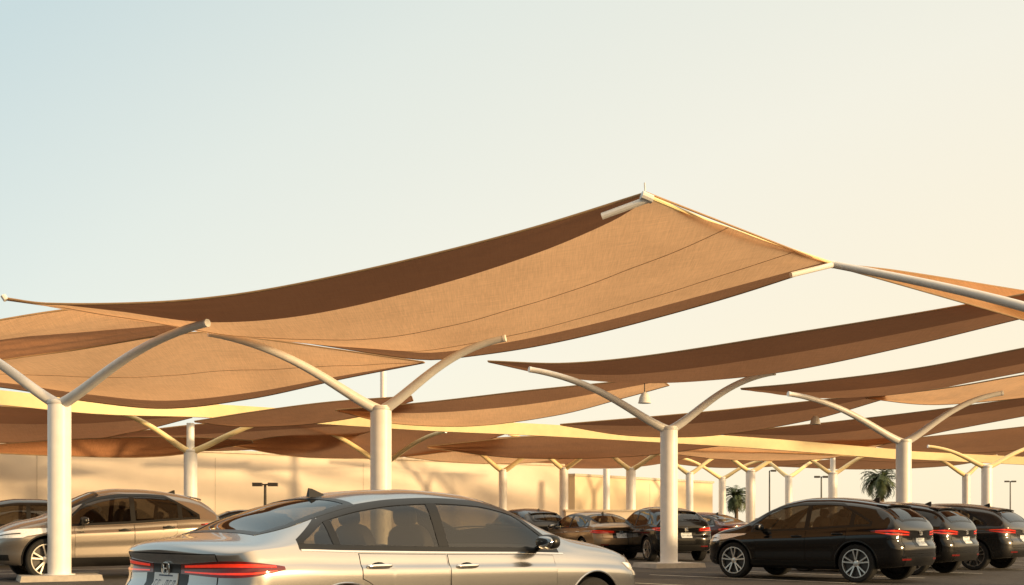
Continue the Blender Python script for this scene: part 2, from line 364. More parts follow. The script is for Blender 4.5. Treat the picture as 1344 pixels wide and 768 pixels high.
# lit cream beams
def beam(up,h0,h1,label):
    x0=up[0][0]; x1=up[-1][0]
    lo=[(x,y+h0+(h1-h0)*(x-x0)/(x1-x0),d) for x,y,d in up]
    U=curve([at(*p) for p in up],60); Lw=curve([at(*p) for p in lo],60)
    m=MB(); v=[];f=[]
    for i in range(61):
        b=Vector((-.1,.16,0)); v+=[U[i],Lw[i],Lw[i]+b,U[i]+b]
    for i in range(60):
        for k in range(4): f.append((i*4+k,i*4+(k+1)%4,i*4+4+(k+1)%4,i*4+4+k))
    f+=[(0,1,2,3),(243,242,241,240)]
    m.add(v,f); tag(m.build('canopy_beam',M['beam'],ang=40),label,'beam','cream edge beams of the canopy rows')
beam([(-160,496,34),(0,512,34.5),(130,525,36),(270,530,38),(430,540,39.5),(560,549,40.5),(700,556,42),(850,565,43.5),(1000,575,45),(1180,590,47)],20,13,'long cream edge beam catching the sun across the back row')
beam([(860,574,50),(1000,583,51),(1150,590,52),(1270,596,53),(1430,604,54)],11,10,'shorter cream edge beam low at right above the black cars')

# bell lamps
for (x,y,d,lab) in ((846,522,33,'white bell lamp hanging beside the third post fork'),(1070,551,40,'white bell lamp hanging above the black SUV')):
    p=at(x,y,d); r=root('pendant_lamp',lab,'lamp',p)
    MB().lathe([(.19,-.16),(.17,-.1),(.15,.0),(.10,.1),(.04,.16),(0,.17)],n=20).build('lamp_shade',M['bell'],r)
    MB().tube([Vector((0,0,.15)),Vector((0,0,.5))],.015,6).build('rod',M['dark'],r)
# street lamps
for (x,y,d,lab,k) in ((348,636,44,'small twin headed lamp on a pole before the plain building wall',2),(1010,618,85,'thin distant street lamp between the small palm and the black SUV',1),(1078,626,80,'thin distant lamp with two square heads over the black SUV roof',2),(1326,632,100,'thin distant lamp at far right above the black cars',2)):
    p=at(x,y,d); r=root('street_lamp',lab,'street lamp',(p.x,p.y,0))
    MB().tube([(0,0,0),(0,0,p.z)],[.07,.05],8).build('pole',M['dark'],r)
    for s in ((-1,1) if k==2 else (1,)):
        h=MB().box((s*.3,0,p.z),(.36,.22,.14)).box((s*.06,0,p.z),(.12,.06,.05)); h.build('lamp_head',M['dark'],r,smooth=False)
# palms
def palm(x,y,d,R,label,seed):
    rnd=random.Random(seed); p=at(x,y,d); r=root('palm_tree',label,'palm tree',(p.x,p.y,0),0)
    H=p.z; MB().tube([(0,0,0),(.05,0,H*.4),(.02,0,H*.8),(0,0,H)],[.26,.21,.2,.24],10).build('trunk',M['bark'],r)
    m=MB()
    for k in range(64):
        az=rnd.random()*6.283; el=rnd.uniform(-.7,1.4); L=R*rnd.uniform(.85,1.2); dv=Vector((math.cos(az),math.sin(az),0))
        pts=[]; pos=Vector((0,0,H)); ang=el
        for i in range(9):
            pts.append(pos.copy()); pos=pos+(dv*math.cos(ang)+Vector((0,0,math.sin(ang))))*L/8; ang-=.17+.05*i*rnd.random()
        sd=Vector((-dv.y,dv.x,0))
        for i in range(1,9):
            for q in range(2):
                b=pts[i-1].lerp(pts[i],q*.5); t=(pts[i]-pts[i-1]).normalized()
                for s in(-1,1):
                    ll=R*.33*(1-.6*abs(i/8-.45))*rnd.uniform(.7,1.1)
                    tip=b+(sd*s*.75+t*.6+Vector((0,0,-.25+rnd.uniform(-.2,.2)))).normalized()*ll
                    m.add([b-t*.025*R,b+t*.035*R,tip],[(0,1,2)])
    m.build('crown',M['leaf'],r,smooth=False)
palm(1157,630,110,2.3,'taller palm with a round crown above the black SUV',3)
palm(966,652,125,2.0,'short palm left of the black SUV roof, behind the far posts',7)

# ------------------------------------------------------------------ cars
class Shape:
    def __init__(s,S):
        s.S=S; s.L=S['L']; s.W=S['W']
        s.zt=pchip(S['ztop']); s.zbl=pchip(S['zbelt']); s.zb=pchip(S['zb'])
        s.pro=pchip([(0,.86),(.05,.93),(.14,.97),(.30,.985),(.45,.985),(.62,.998),(.74,1.0),(.80,.997),(.85,.970),(.93,.95),(1,.925)])
        s.tp=pchip([(0,.95),(1.0,1.0),(s.L-1.4,1.0),(s.L,.92)])
        s.rw=pchip(S['rear']); s.fw=pchip(S['front'])
    def w(s,x):
        a,n=s.S['ra']; k=1
        if x<a: k=max(0,1-((a-x)/a)**n)**(1/n)
        b,n2=s.S['fa']
        if x>s.L-b: k=max(0,1-((x-s.L+b)/b)**n2)**(1/n2)
        return s.W*s.tp(x)*k
    def up(s,x,t):
        h=s.zt(x)-s.zbl(x); q=min(1,max(0,(h-.1)/.22)); q=q*q*(3-2*q)
        p=2.2+6.8*q; tum=.04+.22*q
        return s.w(x)*.925*(1-tum*t)*max(0,1-t**p)**(1/2.1)
    def y(s,x,z):
        b=s.zbl(x)
        if z<=b:
            t=(z-s.zb(x))/(b-s.zb(x)); return s.w(x)*s.pro(min(1,max(0,t)))
        t=(z-b)/(s.zt(x)-b)
        return 0 if t>=1 else s.up(x,t)
    def xw(s,x,z):
        return x+s.rw(z)*max(0,1-x/.9)**2-s.fw(z)*max(0,1-(s.L-x)/.9)**2
    def pt(s,x,y,z): return Vector((s.xw(x,z)-s.L/2,y,z))
    def side(s,x,z,sg): return s.pt(x,sg*s.y(x,z),z)
    def rearx(s,y,z):
        a,b=0,1.2
        for _ in range(26):
            m=(a+b)/2
            if s.y(m,z)>=abs(y): b=m
            else: a=m
        return b
    def rear(s,y,z): return s.pt(s.rearx(y,z),y,z)
    def frontp(s,y,z):
        a,b=s.L-1.2,s.L
        for _ in range(26):
            m=(a+b)/2
            if s.y(m,z)>=abs(y): a=m
            else: b=m
        return s.pt(a,y,z)
    def top(s,x,y):
        a,b=0,1
        for _ in range(24):
            m=(a+b)/2
            if s.up(x,m)>=abs(y): a=m
            else: b=m
        return s.pt(x,y,s.zbl(x)+(s.zt(x)-s.zbl(x))*a)
def patch(fn,nu,nv,off,hint,sk=.006):
    hint=Vector(hint); P=[[fn(i/nu,j/nv) for j in range(nv+1)] for i in range(nu+1)]; v=[];f=[];Nn={}
    flip=0
    for i in range(nu+1):
        for j in range(nv+1):
            a=P[min(i+1,nu)][j]-P[max(i-1,0)][j]; b=P[i][min(j+1,nv)]-P[i][max(j-1,0)]
            n=a.cross(b)
            n=n.normalized() if n.length>1e-9 else hint.normalized()
            if n.dot(hint)<0: n=-n; flip+=1
            else: flip-=1
            Nn[(i,j)]=n; v.append(P[i][j]+n*off)
    W=nv+1
    for i in range(nu):
        for j in range(nv):
            q=(i*W+j,(i+1)*W+j,(i+1)*W+j+1,i*W+j+1)
            f.append(q[::-1] if flip>0 else q)
    if sk is None: return v,f
    loop=[(i,0) for i in range(nu)]+[(nu,j) for j in range(nv)]+[(i,nv) for i in range(nu,0,-1)]+[(0,j) for j in range(nv,0,-1)]
    k0=len(v)
    for (i,j) in loop: v.append(P[i][j]-Nn[(i,j)]*sk)
    n=len(loop)
    for k in range(n):
        a=loop[k][0]*W+loop[k][1]; b=loop[(k+1)%n][0]*W+loop[(k+1)%n][1]
        q=(b,a,k0+k,k0+(k+1)%n); f.append(q[::-1] if flip>0 else q)
    return v,f
def body_mesh(sh,name,parent,paint,zlo,zhi,wx):
    S=sh.S; L=sh.L; xs=[]
    a=S['ra'][0]; b=S['fa'][0]
    for i in range(25): xs.append(a*(1-math.cos(i/24*math.pi/2)))
    n=int((L-a-b)/.022)
    for i in range(1,n): xs.append(a+(L-a-b)*i/n)
    for i in range(25): xs.append(L-b+b*math.sin(i/24*math.pi/2))
    lt=[0,.025,.06,.1,.16,.25,.35,.45,.55,.63,.69,.74,.78,.81,.84,.87,.90,.93,.97,1.0]
    ut=[i/30 for i in range(1,25)]+[.8+.2*math.sin(i/20*math.pi/2) for i in range(1,21)]
    bm=bmesh.new(); rings=[]
    for x in xs:
        zb=sh.zb(x); zl=sh.zbl(x); zt=sh.zt(x); half=[(0,zb)]
        for t in lt: half.append((sh.w(x)*sh.pro(t),zb+(zl-zb)*t))
        for t in ut: half.append((sh.up(x,t),zl+(zt-zl)*t))
        half[-1]=(0,zt)
        ring=half+[(-y,z) for y,z in half[-2:0:-1]]
        rings.append([bm.verts.new(sh.pt(x,y,z)) for y,z in ring])
    k=len(rings[0])
    for i in range(len(xs)-1):
        for j in range(k):
            try: bm.faces.new((rings[i][j],rings[i][(j+1)%k],rings[i+1][(j+1)%k],rings[i+1][j]))
            except ValueError: pass
    bmesh.ops.remove_doubles(bm,verts=bm.verts,dist=2e-4)
    bmesh.ops.dissolve_degenerate(bm,edges=bm.edges,dist=1e-5)
    bmesh.ops.recalc_face_normals(bm,faces=bm.faces)
    me=bpy.data.meshes.new(name); bm.to_mesh(me); bm.free()
    o=bpy.data.objects.new(name,me); C.objects.link(o)
    cut=MB(); R=S['R']+.055
    for ax in (S['xr'],S['xf']):
        for sg in(-1,1):
            y0,y1=sorted((sg*(sh.W-.32),sg*(sh.W+.1)))
            vv=[];n=40
            for y in(y0,y1):
                for q in range(n): vv.append((ax-L/2+R*math.cos(2*math.pi*q/n),y,S['R']+R*math.sin(2*math.pi*q/n)))
            ff=[(q,(q+1)%n,n+(q+1)%n,n+q) for q in range(n)]+[tuple(range(n))[::-1],tuple(range(n,2*n))]
            cut.add(vv,ff)
    co=cut.build('cutter',M['seam'],smooth=False)
    bm=bmesh.new(); bm.from_mesh(co.data); bmesh.ops.recalc_face_normals(bm,faces=bm.faces); bm.to_mesh(co.data); bm.free()
    md=o.modifiers.new('b','BOOLEAN'); md.object=co; md.operation='DIFFERENCE'; md.solver='EXACT'
    dg=bpy.context.evaluated_depsgraph_get(); dg.update()
    nm=bpy.data.meshes.new_from_object(o.evaluated_get(dg)); o.modifiers.clear(); o.data=nm
    bpy.data.objects.remove(co)
    nm.materials.clear(); nm.materials.append(paint); nm.materials.append(M['seam'])
    for p in nm.polygons:
        p.use_smooth=True; c=p.center; p.material_index=0
        for ax in(S['xr'],S['xf']):
            dd=math.hypot(c.x-(ax-L/2),c.z-S['R'])
            if dd<R+.004 and abs(c.y)<sh.W-.005 and (abs(dd-R)<.006 or abs(abs(c.y)-(sh.W-.32))<.01): p.material_index=1
        if c.z<.27 and abs(p.normal.z)>.6: p.material_index=1
    # window openings
    bm=bmesh.new(); bm.from_mesh(nm); x0,x1=S['dlo']; kill=[]
    for f in bm.faces:
        c=f.calc_center_median()
        if c.z<.85: continue
        ok=True
        for vv in f.verts:
            x=vv.co.x+L/2; z=vv.co.z
            if not (x0+.004<x<x1-.004 and zlo(x)+.004<z<zhi(x)-.004 and abs(vv.co.y)>.35 and abs(f.normal.y)>.35): ok=False;break
        if not ok:
            for (a_,b_,k_) in wx:
                ok=True
                for vv in f.verts:
                    x=vv.co.x+L/2
                    if x<.9:   # undo the tail warp
                        for _ in range(4): x=vv.co.x+L/2-sh.rw(vv.co.z)*max(0,1-x/.9)**2
                    if not (a_+.006<x<b_-.006 and abs(vv.co.y)<sh.up(x,.80)*k_-.008 and f.normal.z>.05): ok=False;break
                if ok: break
        if ok: kill.append(f)
    bmesh.ops.delete(bm,geom=kill,context='FACES'); bm.to_mesh(nm); bm.free()
    nm.set_sharp_from_angle(angle=math.radians(40))
    o.parent=parent; return o
def make_wheel(parent,x,sg,R,W):
    T=MB().lathe([(R-.115,-.10),(R-.03,-.112),(R-.006,-.09),(R,-.05),(R,.05),(R-.006,.09),(R-.03,.112),(R-.11,.105),(R-.115,.09),(R-.115,-.10)],n=44,axis='Y')
    o=T.build('wheel',M['tyre'],parent); o.location=(x,sg*(W-.135),R); o.rotation_euler=(0,0,0 if sg>0 else math.pi)
    m=MB().lathe([(R-.125,.06),(R-.112,.107),(R-.095,.107),(R-.09,.1)],n=44,axis='Y')
    m.lathe([(0,.098),(.05,.095),(.065,.08),(.065,.05)],n=20,axis='Y')
    for k in range(5):
        for dq in(-.16,.16):
            q=k*2*math.pi/5+.3; q1=q+dq*.55; q2=q+dq*1.25
            a=Vector((.055*math.cos(q1),.088,.055*math.sin(q1))); b=Vector(((R-.108)*math.cos(q2),.098,(R-.108)*math.sin(q2)))
            t=(b-a).normalized(); n=Vector((t.z,0,-t.x)); w1,w2=.017,.021
            up=Vector((0,.012,0)); dn=Vector((0,-.03,0))
            m.add([a-n*w1+dn,a+n*w1+dn,b+n*w2+dn,b-n*w2+dn,a-n*w1*.7+up,a+n*w1*.7+up,b+n*w2*.7+up,b-n*w2*.7+up],[(4,5,6,7),(0,1,5,4),(1,2,6,5),(2,3,7,6),(3,0,4,7)])
    m.build('rim',M['rim'],o,ang=30)
    MB().lathe([(0,.03),(R-.115,.03)],n=32,axis='Y').build('brake_disc',M['dark'],o)
def make_car(S,paint,label,cat,name='parked_car'):
    sh=Shape(S); L=sh.L; r=root(name,label,cat); pm=M[paint]; fr=S['fr']; gl=M[S['glass']]
    def zlo(x,m=0): return sh.zbl(x)+.012+m
    def zhi(x,m=0):
        z=sh.zbl(x)+(sh.zt(x)-sh.zbl(x))*fr
        z=min(z,sh.zbl(x)+(S['xA']-x)*S['sA'],sh.zbl(x)+(x-S['xR'])*S['sR'])
        return max(z-m,zlo(x,m)+.002)
    wx=((*S['ws'],S['wk']),(*S['rwin'],S['rk']))
    body_mesh(sh,'body',r,pm,zlo,zhi,wx)
    x0,x1=S['dlo']
    for sg in(-1,1):
        fm=MB()
        def strip(xa,xb,za,zb_,nu,nv):
            fn=lambda u,v:(lambda x: sh.side(x,za(x)+(zb_(x)-za(x))*v,sg))(xa+(xb-xa)*u)
            v,f=patch(fn,nu,nv,.003,(0,sg,0),.012); fm.add(v,f)
        strip(x0-.03,x1+.03,lambda x:zlo(x)-.022,lambda x:zlo(x)+.02,60,2)
        strip(x0-.03,x1+.03,lambda x:max(zhi(x)-.03,zlo(x)+.02),lambda x:max(zhi(x)+.02,zlo(x)+.022),60,2)
        strip(x0-.03,x0+.025,lambda x:zlo(x)+.021,lambda x:max(zhi(x)-.001,zlo(x)+.023),3,6)
        strip(x1-.025,x1+.03,lambda x:zlo(x)+.021,lambda x:max(zhi(x)-.001,zlo(x)+.023),3,6)
        wins=S['win']
        for i in range(len(wins)-1): strip(wins[i][1]-.012,wins[i+1][0]+.012,lambda x:zlo(x)+.021,lambda x:max(zhi(x)-.031,zlo(x)+.023),4,8)
        fm.build('window_frame',M['trim'],r)
        for (a,b) in wins:
            fn=lambda u,v: (lambda x: sh.side(x,zlo(x)+(zhi(x)-zlo(x))*v,sg))(a+(b-a)*u)
            v,f=patch(fn,30,8,-.001,(0,sg,0),None); MB().add(v,f).build('window',gl,r)
        if S.get('chrome'):
            fn=lambda u,v: (lambda x: sh.side(x,zlo(x,-.034)+.012*v,sg))(x0-.02+(x1-x0+.1)*u)
            v,f=patch(fn,60,2,.005,(0,sg,0)); MB().add(v,f).build('chrome_strip',M['chrome'],r)
        def az(x):
            z=S['sill']
            for ax in(S['xr'],S['xf']):
                q=(S['R']+.115)**2-(x-ax)**2
                if q>0: z=max(z,S['R']+math.sqrt(q))
            return z
        for (a,b,hx) in S['doors']:
            fz=lambda x,v,m: az(x)+m+(sh.zbl(x)-.035-m-az(x)-m)*v
            fn=lambda u,v: (lambda x: sh.side(x,fz(x,v,-.005),sg))(a-.005+(b-a+.010)*u)
            v,f=patch(fn,30,14,.0012,(0,sg,0)); MB().add(v,f).build('door_gap',M['seam'],r)
            fn=lambda u,v: (lambda x: sh.side(x,fz(x,v,0),sg))(a+(b-a)*u)
            v,f=patch(fn,40,40,.003,(0,sg,0),.0); d=MB().add(v,f).build('door',pm,r)
            hz=sh.zbl(hx)-.125; p=sh.side(hx,hz,sg)
            MB().ell(p+Vector((0,sg*.03,0)),(.11,.012,.016),16,8,.6).ell(p+Vector((.1,sg*.015,0)),(.02,.02,.016),10,6).ell(p+Vector((-.1,sg*.015,0)),(.02,.02,.016),10,6).build('handle',M[S.get('handle','chrome')],d)
            MB().ell(p,(.07,.0045,.03),16,6).build('handle_recess',M['seam'],d)
        fn=lambda u,v:(lambda x: sh.side(x,sh.zb(x)+.005+(S['clad']-.2)*v,sg))(S['xr']+S['R']+.07+(S['xf']-S['xr']-2*S['R']-.14)*u)
        v,f=patch(fn,20,4,.006,(0,sg,0)); MB().add(v,f).build('sill_trim',M['trim'],r)
        mx=S['mir']; p=sh.side(mx,sh.zbl(mx)+.03,sg)
        mo=MB().ell(p+Vector((0,sg*.15,.055)),(.07,.115,.068),20,12,.75).build('mirror',M['trim'],r)
        MB().tube([p+Vector((.02,-sg*.02,-.01)),p+Vector((.01,sg*.09,.02))],.025,8).build('mirror_arm',M['trim'],mo)
        MB().ell(p+Vector((-.05,sg*.152,.055)),(.03,.098,.054),16,10,.75).build('mirror_glass',M['mirrorg'],mo)
        # tail lamp: one lens that wraps from the tail round to the flank
        t=S['tail']; zc0=(t['z0']+t['z1'])/2; hh0=(t['z1']-t['z0'])/2; ym=.80*sh.W; sx1=t['sx'][1]
        def wrap(u,z):
            if u<.6: return sh.rear(sg*(t['y0']+(ym-t['y0'])*u/.6),z)
            xs_=sh.rearx(ym,z); x=xs_+(sx1-xs_)*(u-.6)/.4
            return sh.side(x,z,sg)
        def lampfn(u0,u1,v0,v1):
            def fn(u,v):
                uu=u0+(u1-u0)*u; k=t['k0']+(1-t['k0'])*min(1,uu/.5)
                if uu>.62: k*=1-.80*((uu-.62)/.38)**1.3
                vv=v0+(v1-v0)*v
                return wrap(uu,zc0+t.get('rise',0)*uu+hh0*k*(2*vv-1))
            return fn
        hint=(-1,sg*.8,0)
        v,f=patch(lampfn(0,1,0,1),50,8,.004,hint,.004); to=MB().add(v,f).build('tail_lamp',M['redd'],r)
        for (v0,v1) in((.62,.84),(.16,.28)):
            v,f=patch(lampfn(.06,.92,v0,v1),50,3,.0065,hint,.004); MB().add(v,f).build('lens',M['red'],to)
        v,f=patch(lambda u,v: sh.rear(sg*(.45+.25*u),.44+.035*v),8,2,.005,(-1,0,0)); MB().add(v,f).build('reflector',M['redd'],r)
        h=S['head']
        def hl(u,v):
            yy=h['y0']+(h['y1']-h['y0'])*u; zc=h['z']+.07*u
            return sh.frontp(sg*yy,zc+h['h']*(.45+.55*u)*(v-.5))
        v,f=patch(hl,20,6,.005,(1,sg*.4,.2)); ho=MB().add(v,f).build('headlight',M['lamp'],r)
        v,f=patch(lambda u,v: hl(.1+.8*u,.40+.14*v),20,2,.008,(1,sg*.4,.2)); MB().add(v,f).build('lamp_strip',M['dark'],ho)
        v,f=patch(lambda u,v: sh.frontp(sg*(.52+.24*u),.36+.1*v),8,3,.005,(1,0,0)); MB().add(v,f).build('fog_lamp_trim',M['trim'],r)
        for ax in(S['xr'],S['xf']): make_wheel(r,ax-L/2,sg,S['R'],sh.W)
        for ax in(S['xr'],S['xf']):
            P=[]
            for k in range(25):
                q=math.pi*(-.05+1.1*k/24); x=ax+(S['R']+.06)*math.cos(q); z=S['R']+(S['R']+.06)*math.sin(q)
                P.append(sh.side(x,max(z,sh.zb(x)+.02),sg))
            MB().tube(P,.016 if S['clad']>.3 else .009,6).build('arch_trim',M['trim'] if S['clad']>.3 else pm,r)
    for nm,(a,b),k in(('windshield',S['ws'],S['wk']),('rear_window',S['rwin'],S['rk'])):
        hint=(1 if nm=='windshield' else -1,0,1); yw=lambda x: sh.up(x,.80); fm=MB()
        for (u0,u1,v0,v1) in ((-.03,.05,-.03,1.03),(.95,1.03,-.03,1.03),(.05,.95,-.03,.035),(.05,.95,.965,1.03)):
            v,f=patch(lambda u,v:(lambda x: sh.top(x,yw(x)*k*(2*(v0+(v1-v0)*v)-1)))(a+(b-a)*(u0+(u1-u0)*u)),14,14,.003,hint,.01); fm.add(v,f)
        fm.build(nm+'_frame',M['trim'],r)
        v,f=patch(lambda u,v:(lambda x: sh.top(x,yw(x)*k*(2*v-1)))(a+(b-a)*u),20,20,-.001,hint,None); MB().add(v,f).build(nm,gl,r)
    # cabin
    fx=S['seatx']; zc=S['seatz']
    for (x,yy,wd,dh) in ((fx,-.38,.5,0),(fx,.38,.5,0),(fx-.80,-.4,.56,-.15),(fx-.80,.4,.56,-.15)):
        so=MB().ell((x-L/2+.2,yy,zc),(.28,wd/2,.11),16,10,.6).ell((x-L/2-.12,yy,zc+.32+dh*.7),(.10,wd/2,.34+dh*.7),16,12,.6,-.22).build('seat',M['seat'],r)
        MB().ell((x-L/2-.215,yy,zc+.72+dh*1.3),(.055,.125,.085),14,8,.65,-.15).build('headrest',M['seat'],so)
    xd=S['ws'][1]-.25
    MB().ell((xd-L/2,0,sh.zbl(xd)-.04),(.36,.72,.10),20,10,.6).build('dashboard',M['seat'],r)
    c=Vector((fx+.62-L/2,.38,zc+.30)); MB().tube([c+Vector((.18*.42*math.sin(q*math.pi/12),.18*math.cos(q*math.pi/12),.18*.9*math.sin(q*math.pi/12))) for q in range(25)],.014,6).build('steering_wheel',M['trim'],r)
    bl=S['boot']
    for z in bl['lines']:
        v,f=patch(lambda u,v: sh.rear(-bl['y']+2*bl['y']*u,z+.007*v),30,1,.0022,(-1,0,0)); MB().add(v,f).build('boot_gap',M['seam'],r)
    for sg in(-1,1):
        v,f=patch(lambda u,v: sh.rear(sg*(bl['y']+.007*u),bl['lines'][0]+(bl['lines'][1]-bl['lines'][0])*v),1,12,.0022,(-1,0,0)); MB().add(v,f).build('boot_gap',M['seam'],r)
    t=S['tail']
    if S.get('bar'):
        v,f=patch(lambda u,v: sh.rear(-(t['y0']-.004)+2*(t['y0']-.004)*u,(t['z0']+t['z1'])/2-.034+.068*v),30,3,.003,(-1,0,0)); MB().add(v,f).build('light_bar',M['trim'],r)
    pz=S['plate']
    v,f=patch(lambda u,v: sh.rear(-.30+.6*u,pz-.085+.165*v),16,6,.002,(-1,0,0)); MB().add(v,f).build('plate_recess',M['trim'],r)
    v,f=patch(lambda u,v: sh.rear(-.17+.34*u,pz-.075+.15*v),8,4,.008,(-1,0,0)); po=MB().add(v,f).build('number_plate',M['plate'],r)
    ink=MB(); rnd=random.Random(5)
    for k in range(6):
        yc=-.125+.05*k+(.01 if k>2 else 0)
        for (dy0,dy1,dz0,dz1) in ((-.014,-.008,-.03,.03),(.008,.014,-.03,.03 if k%2 else .0),(-.014,.014,.024,.03),(-.014,.014,-.004,.003)):
            if rnd.random()<.85:
                v,f=patch(lambda u,v: sh.rear(-(yc+dy0+(dy1-dy0)*u),pz-.01+dz0+(dz1-dz0)*v),1,1,.0095,(-1,0,0),None); ink.add(v,f)
    v,f=patch(lambda u,v: sh.rear(-.1+.2*u,pz+.05+.01*v),4,1,.0095,(-1,0,0),None); ink.add(v,f)
    ink.build('plate_lettering',M['ink'],po,smooth=False)
    ez=S['emz']; c=sh.rear(0,ez)+Vector((-.014,0,0)); m=MB()
    sq=lambda q:math.copysign(abs(q)**.5,q)
    m.tube([c+Vector((0,.052*sq(math.cos(q*math.pi/20)),.042*sq(math.sin(q*math.pi/20)))) for q in range(41)],.005,6)
    for s_ in(-1,1): m.tube([c+Vector((0,s_*.021,-.028)),c+Vector((0,s_*.024,.0)),c+Vector((0,s_*.029,.030))],.006,6)
    m.tube([c+Vector((0,-.024,-.001)),c+Vector((0,.024,-.001))],.0055,6); m.build('emblem',M['chrome'],r)
    v,f=patch(lambda u,v: sh.frontp(-.42+.84*u,S['head']['z']-.16+.17*v),24,6,.004,(1,0,0)); go=MB().add(v,f).build('grille',M['trim'],r)
    gm=MB()
    for k in range(4): gm.tube([sh.frontp(-.40+.8*i/20,S['head']['z']-.14+.04*k)+Vector((.008,0,0)) for i in range(21)],.005,5)
    gm.build('grille_bar',M['chrome'],go)
    v,f=patch(lambda u,v: sh.frontp(-.45+.9*u,.3+.12*v),20,4,.004,(1,0,0)); MB().add(v,f).build('lower_intake',M['trim'],r)
    v,f=patch(lambda u,v: sh.rear(-.6+1.2*u,.33+S['dif']*v),24,4,.004,(-1,0,0)); MB().add(v,f).build('rear_valance',M['trim'],r)
    xa=S['fin']; p=sh.top(xa,0)
    MB().add([p+Vector(q) for q in((-.09,-.022,-.01),(.12,-.015,-.01),(.12,.015,-.01),(-.09,.022,-.01),(-.085,-.003,.065),(-.05,-.003,.06),(-.05,.003,.06),(-.085,.003,.065))],
        [(0,1,5,4),(1,2,6,5),(2,3,7,6),(3,0,4,7),(4,5,6,7)]).build('antenna_fin',M['trim'],r,smooth=False)
    for yy in(-.45,.1):
        x2=S['ws'][1]-.03
        MB().tube([sh.top(x2-.06*k/6,yy+.5*k/6)+Vector((.012,0,.012)) for k in range(7)],.007,5).build('wiper',M['trim'],r)
    if S.get('spoiler'):
        xs_=S['spoiler']
        v,f=patch(lambda u,v: sh.top(xs_+.16*v,(-.5+1.0*u))+Vector((-.05*(1-v),0,.015*(1-v))),20,5,.012,(0,0,1),.02); MB().add(v,f).build('spoiler',pm,r)
    return r
SED=dict(L=4.8,W=.92,R=.335,xr=.98,xf=3.80,sill=.30,clad=.27,glass='glass',
 ztop=[(0,.985),(.06,1.03),(.14,1.055),(.35,1.085),(.55,1.135),(.9,1.27),(1.3,1.395),(1.7,1.46),(2.1,1.482),(2.5,1.465),(2.8,1.41),(3.1,1.305),(3.45,1.14),(3.62,1.085),(4.1,1.01),(4.5,.90),(4.72,.78),(4.8,.66)],
 zbelt=[(0,.90),(.3,.985),(.6,1.0),(1,.985),(2,.955),(3,.93),(3.6,.905),(4.1,.87),(4.5,.79),(4.8,.58)],
 zb=[(0,.33),(.4,.26),(1,.2),(3.8,.19),(4.8,.27)],
 rear=[(.3,.05),(.5,.0),(.66,.01),(.74,.06),(.86,.07),(.97,.01),(1.06,-.03),(1.2,0)],
 front=[(.25,.06),(.45,0),(.6,.0),(.8,.06),(1.0,.15)],
 ra=(.36,3.0),fa=(.6,2.5),fr=.80,xA=3.45,sA=.70,xR=.56,sR=.62,dlo=(.66,3.32),win=[(.66,.95),(.99,1.97),(2.05,3.32)],chrome=True,
 doors=[(1.14,2.0,1.3),(2.02,3.26,2.2)],mir=3.08,tail=dict(y0=.2,y1=.84,z0=.785,z1=.905,k0=.6,sx=(.13,.46),rise=.012),
 head=dict(y0=.42,y1=.84,z=.66,h=.13),ws=(2.75,3.50),wk=.96,rwin=(.5,1.28),rk=.92,boot=dict(y=.62,lines=(.66,.955)),bar=True,plate=.735,emz=.842,dif=.13,fin=1.38,seatx=2.2,seatz=.52)
SUV=dict(L=4.5,W=.93,R=.37,xr=.90,xf=3.60,sill=.36,clad=.36,glass='glassd',
 ztop=[(0,.98),(.05,1.055),(.12,1.14),(.24,1.27),(.40,1.40),(.58,1.495),(.85,1.56),(1.25,1.615),(1.7,1.648),(2.1,1.65),(2.5,1.60),(2.9,1.46),(3.25,1.265),(3.45,1.155),(3.6,1.11),(4.0,1.03),(4.3,.92),(4.44,.81),(4.5,.70)],
 zbelt=[(0,.92),(.3,1.08),(.7,1.085),(1.2,1.06),(2,1.01),(3,.965),(3.45,.94),(4.0,.89),(4.3,.81),(4.5,.60)],
 zb=[(0,.36),(.4,.29),(1,.24),(3.6,.23),(4.5,.30)],
 rear=[(.3,.05),(.5,.0),(.7,.0),(.8,.07),(.95,.06),(1.05,.02),(1.3,.0)],
 front=[(.25,.05),(.45,0),(.7,.0),(.9,.05),(1.1,.12)],
 ra=(.34,3.0),fa=(.58,2.4),fr=.80,xA=3.34,sA=.80,xR=.50,sR=.58,dlo=(.64,3.18),win=[(.64,.98),(1.04,1.92),(1.99,3.18)],handle='trim',
 doors=[(1.10,1.94,1.27),(1.96,3.08,2.14)],mir=2.93,tail=dict(y0=.40,y1=.86,z0=.88,z1=1.0,k0=.7,sx=(.12,.60),rise=.04),
 head=dict(y0=.42,y1=.88,z=.77,h=.17),ws=(2.58,3.36),wk=.96,rwin=(.17,.54),rk=.88,boot=dict(y=.64,lines=(.56,.86)),plate=.78,emz=.955,dif=.17,fin=.95,spoiler=.52,seatx=2.05,seatz=.62)
tree={}
def index():
    for q in bpy.data.objects:
        if q.parent: tree.setdefault(q.parent.name,[]).append(q)
def copy_tree(o,loc,rz,label,cat,group,paint=None,old=None,scale=(1,1,1)):
    def cp(s,par):
        c=s.copy()
        if s.data and paint and any(m==M[old] for m in s.data.materials):
            c.data=s.data.copy()
            for i,m in enumerate(c.data.materials):
                if m==M[old]: c.data.materials[i]=M[paint]
        C.objects.link(c)
        if par: c.parent=par
        for k in tree.get(s.name,[]): cp(k,c)
        return c
    r=cp(o,None); r.location=loc; r.rotation_euler=(0,0,rz); r['label']=label; r['category']=cat; r['group']=group
    r.scale=scale if isinstance(scale,tuple) else (scale,)*3
    return r
def place(px,d,ang,L):
    h=Vector((math.cos(ang),math.sin(ang),0)); return Vector((gx(px,d),d,0))+h*L/2
R_=math.radians
G='cars parked in the bays under the sails'
sed=make_car(SED,'silver','silver sedan in the foreground, seen from behind on its right side','sedan')
sed['group']=G
